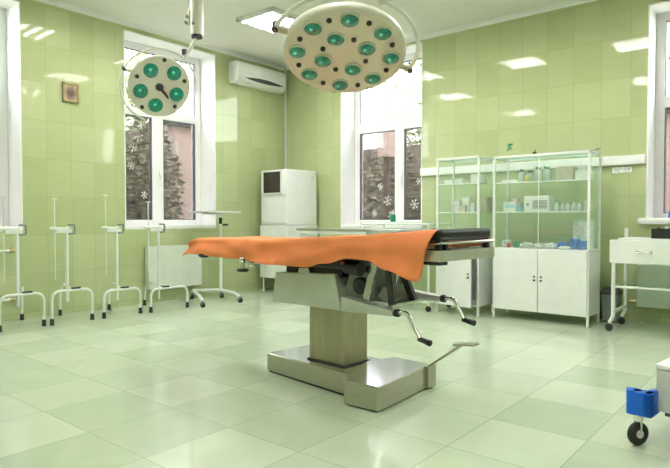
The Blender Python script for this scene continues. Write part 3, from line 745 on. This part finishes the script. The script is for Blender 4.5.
for (a, b, c, d) in ((.12, -1.87, .50, -1.855), (.12, -1.335, .50, -1.32), (.12, -1.87, .135, -1.32), (.485, -1.87, .50, -1.32)): mb.b2(W_((a, b, 1.075)), W_((c, d, 1.10)), .002)
mb.b2(W_((.32, -1.8, 1.06)), W_((.36, -1.45, 1.075)), .003)
mb.build('tray', M_wpaint, t)
tag_g = 'instruments on the wheeled tray'
for i, (y, l, r) in enumerate(((-1.80, .055, .1), (-1.68, .06, -.1), (-1.56, .06, .1), (-1.43, .055, .1))):
    q = thing('forceps', ('dark steel forceps at the window end of the white tray', 'dark steel forceps second along the white tray', 'dark steel forceps third along the white tray', 'dark steel forceps at the corner end of the white tray')[i], 'instrument', (.33, y, 1.0865), R(5) + r, tag_g)
    MB().tube([(-l, .0, .008), (0, .004, .012), (l * .7, .014, .010)], .006, 6).tube([(-l, 0, .008), (0, -.004, .012), (l * .7, -.014, .010)], .006, 6).build('blades', M_dark, q)
    MB().tube(arc((l * .85, .022, .009), .014, 0, 2 * PI, 12, (1, 0, 0), (0, 1, 0)), .004, 6).tube(arc((l * .85, -.022, .009), .014, 0, 2 * PI, 12, (1, 0, 0), (0, 1, 0)), .004, 6).build('finger_rings', M_dark, q)

# ------------------------------------------------------------------ tall white appliance in the corner
t = thing('floor_air_unit', 'tall white floor standing air unit with dark display in the room corner', 'appliance', (.18, -.675, 0))
w, d, h = .505, .60, 1.675
MB().b2((0, .004, .92), (w, d, h), .012).build('upper_case', M_white, t)
MB().b2((-.012, -.012, .19), (w + .012, d + .01, .915), .012).build('lower_case', M_white, t)
mb = MB().b2((.055, -.004, 1.36), (.055 + .32, .01, 1.645), .004); mb.build('display', M_screen, t)
MB().b2((.02, -.010, 1.325), (w - .02, .008, 1.335)).b2((.02, -.006, .95), (w - .02, .006, .958)).build('panel_seam', M_pvcg, t)
mb = MB(); 
for (a, b, c, e) in ((.03, 1.34, w - .10, 1.36), (.03, 1.645, w - .10, 1.665), (.03, 1.34, .05, 1.665), (w - .12, 1.34, w - .10, 1.665)): mb.b2((a, -.008, b), (c, .006, e), .002)
mb.build('display_bezel', M_white, t)
MB().b2((w - .001, d * .82, 1.56), (w + .006, d * .90, 1.60)).build('side_latch', M_pvcg, t)
for (x, y) in ((.03, .02), (w - .03, .02), (.03, d - .04), (w - .03, d - .04)):
    MB().cyl((x, y, .02), (x, y, .195), .010).cyl((x, y, 0), (x, y, .025), .018).build('leg', M_white, t)

# ------------------------------------------------------------------ steel table and glass trolley behind the operating table
t = thing('steel_instrument_table', 'long steel topped instrument table behind the orange draped table', 'table', (1.41, -1.27, 0))
MB().b2((0, 0, .868), (1.05, .42, .895), .004).build('table_top', M_steel, t)
MB().b2((1.06, 0, .868), (1.46, .42, .892), .004).build('extension_leaf', M_body, t)
mb = MB()
for y in (.02, .40): mb.b2((.03, y - .012, .835), (1.02, y + .012, .866))
mb.b2((.03, .02, .835), (.055, .40, .866)).b2((1.0, .02, .835), (1.03, .40, .866)).b2((1.0, .05, .84), (1.4, .07, .866)).b2((1.0, .38, .84), (1.4, .40, .866)); mb.build('apron', M_wpaint, t)
for (x, y) in ((.05, .03), (1.0, .03), (.05, .39), (1.0, .39)): MB().cyl((x, y, 0), (x, y, .84), .013).build('leg', M_wpaint, t)
t = thing('glass_top_trolley', 'white framed trolley with glass top below the window behind the table', 'trolley', (2.02, -.80, 0))
L_, D_ = .90, .46
MB().b2((-.01, -.01, .962), (L_ + .01, D_ + .01, .970), .002).build('glass_top', M_shelfg, t)
mb = MB()
for z in (.945, .10):
    for (a, b) in (((0, 0, z), (L_, 0, z)), ((0, D_, z), (L_, D_, z)), ((0, 0, z), (0, D_, z)), ((L_, 0, z), (L_, D_, z))): mb.cyl(a, b, .012)
mb.build('frame', M_wpaint, t)
for (x, y) in ((0, 0), (L_, 0), (0, D_), (L_, D_)):
    MB().cyl((x, y, .07), (x, y, .96), .012).build('leg', M_wpaint, t)
    MB().cyl((x, y - .012, .03), (x, y + .012, .03), .030, n=16).build('caster', M_black, t)
mb = MB().b2((.55, .02, .865), (.82, .40, .870)); 
for (a, b, c, d) in ((.55, .02, .82, .03), (.55, .39, .82, .40), (.55, .02, .56, .40), (.81, .02, .82, .40)): mb.b2((a, b, .865), (c, d, .90))
mb.cyl((.57, .03, .9), (.57, .03, .95), .006).cyl((.80, .03, .9), (.80, .03, .95), .006).cyl((.57, .39, .9), (.57, .39, .95), .006).cyl((.80, .39, .9), (.80, .39, .95), .006)
mb.build('hanging_tray', M_wpaint, t)
t = thing('soap_bottle', 'green bottle with white pump cap standing on the glass trolley', 'bottle', (2.262, -.50, .9705))
MB().lathe([(0, 0), (.030, 0), (.033, .006), (.033, .075), (.028, .085), (.014, .090), (0, .090)], n=20).build('body', M_grn, t)
MB().lathe([(.014, .088), (.014, .104), (.006, .106), (.006, .125), (.016, .126), (.016, .132), (0, .132)], n=16).build('pump_cap', M_pvc, t)

# ------------------------------------------------------------------ glass cabinets
def cabinet(x0, x1, y0, d, H, zdeck, shelves, label, doors, name='glass_cabinet'):
    t = thing(name, label, 'cabinet', (x0, y0, 0)); w = x1 - x0; p = .022; zb = .095
    mb = MB()
    for x in (0, w - p):
        for y in (0, d - p): mb.b2((x, y, 0), (x + p, y + p, H))
    for z in (H - p, zdeck - p):
        for y in (0, d - p): mb.b2((0, y, z), (w, y + p, z + p))
        for x in (0, w - p): mb.b2((x, 0, z), (x + p, d, z + p))
    mb.build('frame', M_white, t, .003)
    mb = MB().b2((p, p * .4, zb), (w - p, d - p * .4, zb + .015)).b2((p, p * .3, zdeck - .012), (w - p, d - p * .3, zdeck + .002))
    mb.b2((.004, p, zb), (.012, d - p, zdeck)).b2((w - .012, p, zb), (w - .004, d - p, zdeck)).b2((p, d - .014, zb), (w - p, d - .006, zdeck))
    mb.build('lower_carcass', M_white, t)
    MB().b2((p, p, H - .012), (w - p, d - p, H - .006)).build('top_glass', M_shelfg, t)
    for x in (.008, w - .012): MB().b2((x, p, zdeck), (x + .004, d - p, H - p)).build('side_glass', M_glass, t)
    MB().b2((p, d - .012, zdeck), (w - p, d - .008, H - p)).build('back_glass', M_glass, t)
    for z in shelves:
        MB().b2((.012, .02, z - .006), (w - .012, d - .02, z)).build('glass_shelf', M_shelfg, t)
        MB().b2((.013, .016, z - .010), (w - .013, .020, z + .002)).build('shelf_strip', M_white, t)
    n = len(doors); dw = (w - 2 * p + .02) / n
    for i, (side, ang) in enumerate(doors):
        a = p - .01 + i * dw + .003; b = a + dw - .006
        h = thing_part = bpy.data.objects.new('lower_door', None)
        mbd = MB(); hx = a if side < 0 else b
        rot = Matrix.Rotation(ang, 4, 'Z')
        mbd.box(((a + b) / 2 - hx, -.009, (zb + zdeck) / 2 - .005), (b - a, .016, zdeck - zb - .012), ch=.003)
        dd = mbd.build('lower_door', M_white, t); dd.location = (hx, -.001, 0); dd.rotation_euler = (0, 0, ang)
        kx = (b - .03 if side < 0 else a + .03) - hx
        kb = MB().cyl((kx, -.017, .44), (kx, -.024, .44), .010).cyl((kx, -.017, .405), (kx, -.030, .405), .010)
        kb.build('lock', M_dark, dd)
    # upper glass doors
    ug = w / n
    for i in range(n):
        a = p + i * (w - 2 * p) / n; b = p + (i + 1) * (w - 2 * p) / n
        g = MB().b2((a + .002, .003, zdeck + .01), (b - .002, .007, H - p - .004)).build('upper_glass_door', M_glass, t)
        mbf = MB()
        mbf.b2((b - .008, .0, zdeck + .01), (b - .002, .006, H - p - .004)) if i < n - 1 else None
        if mbf.v: mbf.build('door_edge', M_white, g)
    return t
CW, CS = (3.59, 4.53, -.66, .36), (2.972, 3.47, -.73, .38)
cabinet(*CW, 1.635, .712, (1.075, 1.37), 'wide white framed glass cabinet with two closed doors below', [(-1, 0), (1, 0)])
cabinet(*CS, 1.65, .735, (1.075, 1.375), 'narrow white framed glass cabinet with lower door ajar', [(-1, R(-13))])
def bottle(name, loc, r, h, m, capm, label, group, cat='bottle'):
    t = thing(name, label, cat, loc, 0, group)
    MB().lathe([(0, 0), (r, 0), (r, h * .68), (r * .8, h * .78), (r * .45, h * .82), (r * .45, h * .86), (0, h * .86)], n=16).build('body', m, t)
    MB().lathe([(r * .55, h * .84), (r * .55, h), (0, h)], n=14).build('cap', capm, t)
def carton(name, loc, dims, m, label, group, rz=0, cat='box', band=None):
    t = thing(name, label, cat, loc, rz, group)
    MB().box((0, 0, dims[2] / 2), dims, ch=.003).build('carton', m, t)
    if band: MB().box((0, -.001, dims[2] * .55), (dims[0] * .8, dims[1] + .003, dims[2] * .3)).build('label_band', band, t)
    return t
X = lambda px: 3.59 + (px - 492) / 98 * .94 * 1.0
z1, z2, z0 = 1.3715, 1.0765, .7155
# wide cabinet, top shelf
carton('flat_carton', (3.72, -.50, z1), (.17, .12, .030), M_paper, 'flat white carton on the top shelf of the wide cabinet, far left', 'cartons in the wide cabinet')
bottle('medicine_bottle', (3.83, -.52, z1), .030, .13, M_jar, M_dgrey, 'pale bottle with dark cap on the wide cabinet top shelf, left group', 'bottles in the wide cabinet')
bottle('medicine_bottle', (3.875, -.42, z1), .028, .12, M_jar, M_dgrey, 'pale bottle behind the yellow label jar in the wide cabinet', 'bottles in the wide cabinet')
bottle('ointment_jar', (3.90, -.55, z1), .028, .07, M_yellow, M_paper, 'small yellow jar on the wide cabinet top shelf', 'bottles in the wide cabinet', 'jar')
for i, x in enumerate((3.975, 4.015, 4.06, 4.10)):
    bottle('medicine_bottle', (x, -.50 - .03 * (i % 2), z1), .022, .15 - .01 * (i % 2), M_jar, M_grn, ('first', 'second', 'third', 'fourth')[i] + ' of the four green capped bottles on the wide cabinet top shelf', 'green capped bottles in the wide cabinet')
carton('carton', (4.24, -.42, z1), (.16, .14, .14), M_beige, 'beige carton on the top shelf right of the green capped bottles', 'cartons in the wide cabinet')
carton('carton', (4.42, -.46, z1), (.15, .16, .09), M_paper, 'white carton at the right end of the wide cabinet top shelf', 'cartons in the wide cabinet', .2)
carton('carton', (4.42, -.44, z1 + .0905), (.09, .10, .05), M_clear, 'pale small box stacked on the white carton in the wide cabinet', 'cartons in the wide cabinet', -.2)
# wide cabinet, middle shelf
carton('carton', (3.735, -.53, z2), (.13, .12, .10), M_paper, 'white and pale blue box on the wide cabinet middle shelf', 'cartons in the wide cabinet', 0, 'box', M_cyan)
carton('carton', (3.80, -.50, z2), (.06, .08, .07), M_cyan, 'pale blue box beside the white and blue box in the cabinet', 'cartons in the wide cabinet')
carton('carton', (3.76, -.50, z2 + .1005), (.06, .06, .035), M_beige, 'small orange beige box on top of the white and blue box', 'cartons in the wide cabinet')
t = thing('steriliser', 'white steriliser with a grey grille on the wide cabinet middle shelf', 'steriliser', (4.00, -.50, z2))
MB().b2((-.12, -.08, 0), (.13, .10, .155), .008).build('case', M_white, t)
mb = MB()
for k in range(6): mb.b2((-.03, -.086, .03 + k * .014), (.11, -.079, .037 + k * .014))
mb.build('grille', M_grey, t)
MB().cyl((-.08, -.08, .07), (-.08, -.092, .07), .012).build('dial', M_grey, t)
for i in range(5):
    bottle('glass_jar', (4.185 + i * .052, -.53 + .02 * (i % 2), z2), .021, .085 - .006 * (i % 3), M_jar, M_paper, 'small clear jar %s on the wide cabinet middle shelf' % ('next to the steriliser', 'second right of the steriliser', 'third right of the steriliser', 'fourth right of the steriliser', 'fifth right of the steriliser')[i], 'clear jars in the wide cabinet', 'jar')
carton('carton', (4.475, -.50, z2), (.06, .10, .10), M_beige, 'beige pink carton at the right end of the middle shelf', 'cartons in the wide cabinet')
# wide cabinet, bottom deck: wrapped packs
def pack(loc, dims, m, label, rz, seedv, name='wrapped_pack'):
    rnd = random.Random(seedv); bm = bmesh.new(); bmesh.ops.create_icosphere(bm, subdivisions=3, radius=1)
    mb = MB(); bm.verts.index_update(); vv = []
    for v in bm.verts:
        f = 1 + .16 * math.sin(v.co.x * 7 + seedv) * math.cos(v.co.y * 6 + v.co.z * 4) + rnd.uniform(-.07, .07)
        sx = math.copysign(abs(v.co.x) ** .6, v.co.x); sy = math.copysign(abs(v.co.y) ** .6, v.co.y)
        vv.append((sx * dims[0] / 2 * f * .88, sy * dims[1] / 2 * f, max(0, (v.co.z + .75) / 1.75) * dims[2] * f))
    mb.add(vv, [[v.index for v in f.verts] for f in bm.faces]); bm.free()
    o = mb.build(name, m); o.location = loc; o.rotation_euler = (0, 0, rz); tag(o, label, 'pack', 'wrapped packs in the wide cabinet')
pack((3.685, -.53, z0), (.11, .14, .07), M_clear, 'clear wrapped pack at the left end of the wide cabinet deck', .2, 1)
pack((3.80, -.55, z0), (.055, .08, .055), M_grn, 'green wrapped pack on the wide cabinet deck', .5, 2)
pack((3.74, -.615, z0), (.045, .05, .05), M_red, 'tiny red wrapped pack on the wide cabinet deck', .5, 3)
pack((3.895, -.54, z0), (.095, .14, .05), M_clear, 'clear wrapped pack right of the green pack on the deck', -.3, 4)
pack((4.02, -.55, z0), (.10, .14, .045), M_clear, 'flat clear wrapped pack at the middle of the deck', .3, 5)
pack((4.14, -.54, z0), (.10, .14, .05), M_clear, 'clear wrapped pack left of the blue packs on the deck', 1.3, 6)
pack((4.25, -.55, z0), (.11, .15, .065), M_bluep, 'leftmost blue wrapped pack on the wide cabinet deck', .2, 7)
pack((4.36, -.52, z0), (.10, .13, .10), M_bluep, 'tallest blue wrapped pack on the wide cabinet deck', .9, 8)
pack((4.45, -.55, z0), (.06, .12, .075), M_bluep, 'rightmost blue wrapped pack on the wide cabinet deck', -.4, 9)
pack((4.30, -.635, z0), (.12, .06, .03), M_clear, 'thin clear wrapped pack in front of the blue packs', 0, 10)
carton('reflection_box', (4.40, -.375, z0), (.19, .07, .27), M_clear, 'large pale box put in for a window reflection behind the blue packs', 'cartons in the wide cabinet')  # pale box standing in for a window's reflection in the cabinet glass
# on top of the wide cabinet
t = thing('clip', 'small black clip standing on top of the wide glass cabinet', 'clip', (4.0, -.62, 1.6355))
MB().box((0, 0, .012), (.035, .02, .024), ch=.004).cyl((0, 0, .02), (.012, 0, .045), .005).build('clip_body', M_black, t)
t = thing('metal_rod', 'thin grey rod lying along the top of the wide glass cabinet', 'rod', (4.30, -.59, 1.6355))
MB().cyl((-.28, 0, .009), (.26, -.01, .009), .009).build('shaft', M_steel, t); MB().cyl((.26, -.01, .009), (.30, -.01, .009), .0095).build('tip', M_grey, t)
# narrow cabinet contents
zs1, zs2 = 1.3765, 1.0765
g2 = 'packs in the narrow cabinet'
carton('carton', (3.06, -.56, zs1), (.10, .12, .045), M_paper, 'low white carton on the narrow cabinet top shelf, left', g2)
carton('carton', (3.19, -.58, zs1), (.11, .12, .055), M_clear, 'pale low box in the middle of the narrow cabinet top shelf', g2)
carton('carton', (3.38, -.55, zs1), (.12, .14, .10), M_paper, 'taller white carton at the right of the narrow cabinet top shelf', g2)
carton('carton', (3.14, -.57, zs2), (.09, .12, .12), M_clear, 'pale upright box at left on the narrow cabinet middle shelf', g2, .15)
carton('carton', (3.24, -.52, zs2), (.09, .10, .155), M_paper, 'tallest white carton on the narrow cabinet middle shelf', g2, -.1)
carton('carton', (3.235, -.63, zs2), (.07, .07, .07), M_beige, 'small beige box in front of the tallest white carton', g2, .2)
carton('carton', (3.33, -.57, zs2), (.05, .07, .09), M_clear, 'narrow pale box right of the tallest white carton', g2)
bottle('glass_jar', (3.395, -.58, zs2), .026, .085, M_jar, M_paper, 'small jar on the narrow cabinet middle shelf', g2, 'jar')
carton('carton', (3.42, -.45, zs2), (.07, .12, .15), M_beige, 'beige carton seen through the side glass of the narrow cabinet', g2)
bottle('medicine_bottle', (3.40, -.50, .1105), .045, .22, M_bluep, M_paper, 'blue bottle visible behind the ajar lower door', g2)

# ------------------------------------------------------------------ waste bin
t = thing('pedal_bin', 'grey waste bin with dark lid beside the wide glass cabinet', 'bin', (4.605, -.19, 0))
mb = MB(); a, b, h = .062, .078, .27
def loft(mb, lv):
    vs = []
    for (hx, hy, z) in lv:
        vs += [(-hx, -hy, z), (hx, -hy, z), (hx, hy, z), (-hx, hy, z)]
    fs = [[3, 2, 1, 0]]
    for i in range(len(lv) - 1):
        for k in range(4): fs.append([i * 4 + k, i * 4 + (k + 1) % 4, i * 4 + 4 + (k + 1) % 4, i * 4 + 4 + k])
    n = (len(lv) - 1) * 4; fs.append([n, n + 1, n + 2, n + 3]); mb.add(vs, fs); return mb
loft(MB(), [(a, a, .01), (b, b, h)]).build('bucket', M_grey, t, .01)
loft(MB(), [(b + .006, b + .006, h), (b + .008, b + .008, h + .03), (b * .75, b * .75, h + .065), (b * .5, b * .5, h + .07)]).build('lid', M_dgrey, t, .006)
MB().b2((-a - .004, -a - .004, 0), (a + .004, a + .004, .015)).build('base', M_dgrey, t, .003)
MB().b2((-b - .018, -b * .6, .02), (-b - .002, b * .6, h + .02), .004).build('back_strip', M_dgrey, t)

# ------------------------------------------------------------------ drawer cart
t = thing('drawer_cart', 'white wheeled cart with one drawer and a glass shelf at the right', 'cart', (4.72, -.72, 0))
cw, cdp = .85, .46
for y in (.012, cdp - .012):
    for x in (.03, cw - .03):
        MB().tube(rounded([(x, y, .80 if y < .1 else .915), (x, y, .13), (x - .03 if x < .4 else x + .03, y, .075)], .03), .0165, 10).build('side_post', M_white, t)
        c = MB().cyl((x - .032 if x < .4 else x + .032, y - .012, .032), (x - .032 if x < .4 else x + .032, y + .012, .032), .032, n=18).build('caster', M_black, t)
for x in (.03, cw - .03): MB().b2((x - .008, .02, .16), (x + .008, cdp - .02, .19), .004).build('end_rail', M_white, t)
MB().b2((.02, .005, .615), (cw - .02, cdp - .005, .812), .005).build('drawer_case', M_white, t)
dfr = MB().b2((.0, -.014, .612), (cw, .004, .818), .006).build('drawer_front', M_white, t)
MB().tube(rounded([(.225, -.014, .717), (.225, -.034, .715), (.325, -.034, .715), (.325, -.014, .717)], .012), .006, 8).b2((.21, -.017, .707), (.24, -.013, .727)).b2((.31, -.017, .707), (.34, -.013, .727)).build('drawer_handle', M_chrome, dfr)
MB().b2((.06, .02, .818), (cw - .02, cdp - .01, .832), .004).build('worktop', M_white, t)
MB().b2((.03, .02, .408), (cw - .03, cdp - .02, .415)).build('glass_shelf', M_shelfg, t)
mb = MB()
for (a_, b_, c_, d_) in ((.02, .0, cw - .02, .018), (.02, cdp - .018, cw - .02, cdp)): mb.b2((a_, b_, .392), (c_, d_, .412), .003)
for x in (.02, cw - .04): mb.b2((x, .0, .392), (x + .02, cdp, .412), .003)
mb.build('shelf_frame', M_white, t)
t = thing('instrument_case', 'open black case with small items standing on the drawer cart', 'case', (5.24, -.50, .8325))
mb = MB().b2((-.21, -.13, 0), (.21, .13, .012), .003)
for (a_, b_, c_, d_) in ((-.21, -.13, .21, -.118), (-.21, .118, .21, .13), (-.21, -.13, -.198, .13), (.198, -.13, .21, .13)): mb.b2((a_, b_, 0), (c_, d_, .085), .003)
mb.build('case', M_blackv, t)
mb = MB().b2((-.19, -.11, .012), (.19, .11, .06))
mb.build('foam_insert', M_grey, t)
for k in range(7): 
    MB().cyl((-.165 + k * .055, -.06 + .03 * (k % 3), .06), (-.165 + k * .055, -.06 + .03 * (k % 3), .095 + .008 * (k % 2)), .013).build('vial', M_jar if k % 3 else M_black, t)
t = thing('spray_bottle', 'small blue bottle on the right edge window sill', 'bottle', (5.07, .06, .9955))
MB().lathe([(0, 0), (.030, 0), (.032, .01), (.030, .07), (.015, .09), (0, .09)], n=18).build('body', M_blue, t)
MB().lathe([(.013, .088), (.013, .115), (0, .118)], n=14).build('cap', M_pvc, t)

# ------------------------------------------------------------------ wheeled device at lower right
t = thing('mobile_device', 'white wheeled device with bright blue corner bumper at the lower right edge', 'device', (5.585, -3.393, 0), R(-7))
MB().b2((0, 0, .150), (.56, .44, .335), .012).build('housing', M_pvcg, t)
MB().b2((-.003, -.003, .338), (.563, .443, .362), .010).build('lid', M_pvc, t)
MB().b2((.03, .03, .13), (.53, .41, .152)).build('chassis', M_dgrey, t)
mb = MB().cyl((-.07, -.055, .139), (-.07, -.055, .245), .031, n=22).b2((-.075, -.086, .139), (.012, -.024, .245), .006)
mb.b2((-.025, -.086, .139), (.012, .02, .245), .006)
mb.build('corner_bumper', M_blue, t, .004)
mb = MB().cyl((.63, -.055, .139), (.63, -.055, .245), .031, n=22).b2((.548, -.086, .139), (.635, -.024, .245), .006).build('corner_bumper', M_blue, t, .004)
for (x, y) in ((-.052, -.055), (.61, -.055), (.05, .40), (.51, .40)):
    c = MB().lathe([(.016, -.011), (.045, -.013), (.051, -.008), (.051, .008), (.045, .013), (.016, .011)], (x, y, .052), Matrix.Rotation(R(90), 3, 'X') @ Matrix.Rotation(0, 3, 'Z'), 24)
    rot = Matrix.Rotation(R(62), 4, 'Z')
    for v_ in c.v: v_.xy = (rot @ Vector((v_.x - x, v_.y - y, 0))).xy + Vector((x, y))
    w_ = c.build('wheel', M_black, t)
    q = MB(); 
    for s in (-1, 1):
        o_ = rot @ Vector((0, s * .019, 0)); q.tube([(x + o_.x, y + o_.y, .05), (x + o_.x, y + o_.y, .10), (x + o_.x * .8, y + o_.y * .8, .125)], .005, 6)
    q.cyl((x, y, .112), (x, y, .142), .02); q.build('fork', M_chrome, w_)
    o_ = rot @ Vector((0, .016, 0)); MB().cyl((x - o_.x, y - o_.y, .052), (x + o_.x, y + o_.y, .052), .018).build('wheel_hub', M_pvcg, w_)

# ------------------------------------------------------------------ light
w = bpy.data.worlds.new('sky'); scn.world = w; w.use_nodes = True
N = w.node_tree.nodes; L = w.node_tree.links; bg = N['Background']
tc = N.new('ShaderNodeTexCoord'); sp = N.new('ShaderNodeSeparateXYZ'); L.new(tc.outputs['Generated'], sp.inputs[0])
cr = N.new('ShaderNodeValToRGB'); cr.color_ramp.elements[0].color = (.85, .86, .84, 1); cr.color_ramp.elements[1].color = (.88, .95, 1, 1); cr.color_ramp.elements[0].position = 0; cr.color_ramp.elements[1].position = .5
L.new(sp.outputs[2], cr.inputs[0]); L.new(cr.outputs[0], bg.inputs[0]); bg.inputs[1].default_value = 11.5
scn.view_settings.view_transform = 'Standard'; scn.view_settings.look = 'None'
scn.view_settings.exposure = 0.40
try:
    scn.cycles.use_denoising = True; scn.cycles.max_bounces = 8; scn.cycles.transparent_max_bounces = 24
    scn.cycles.sample_clamp_indirect = 6
except Exception: pass
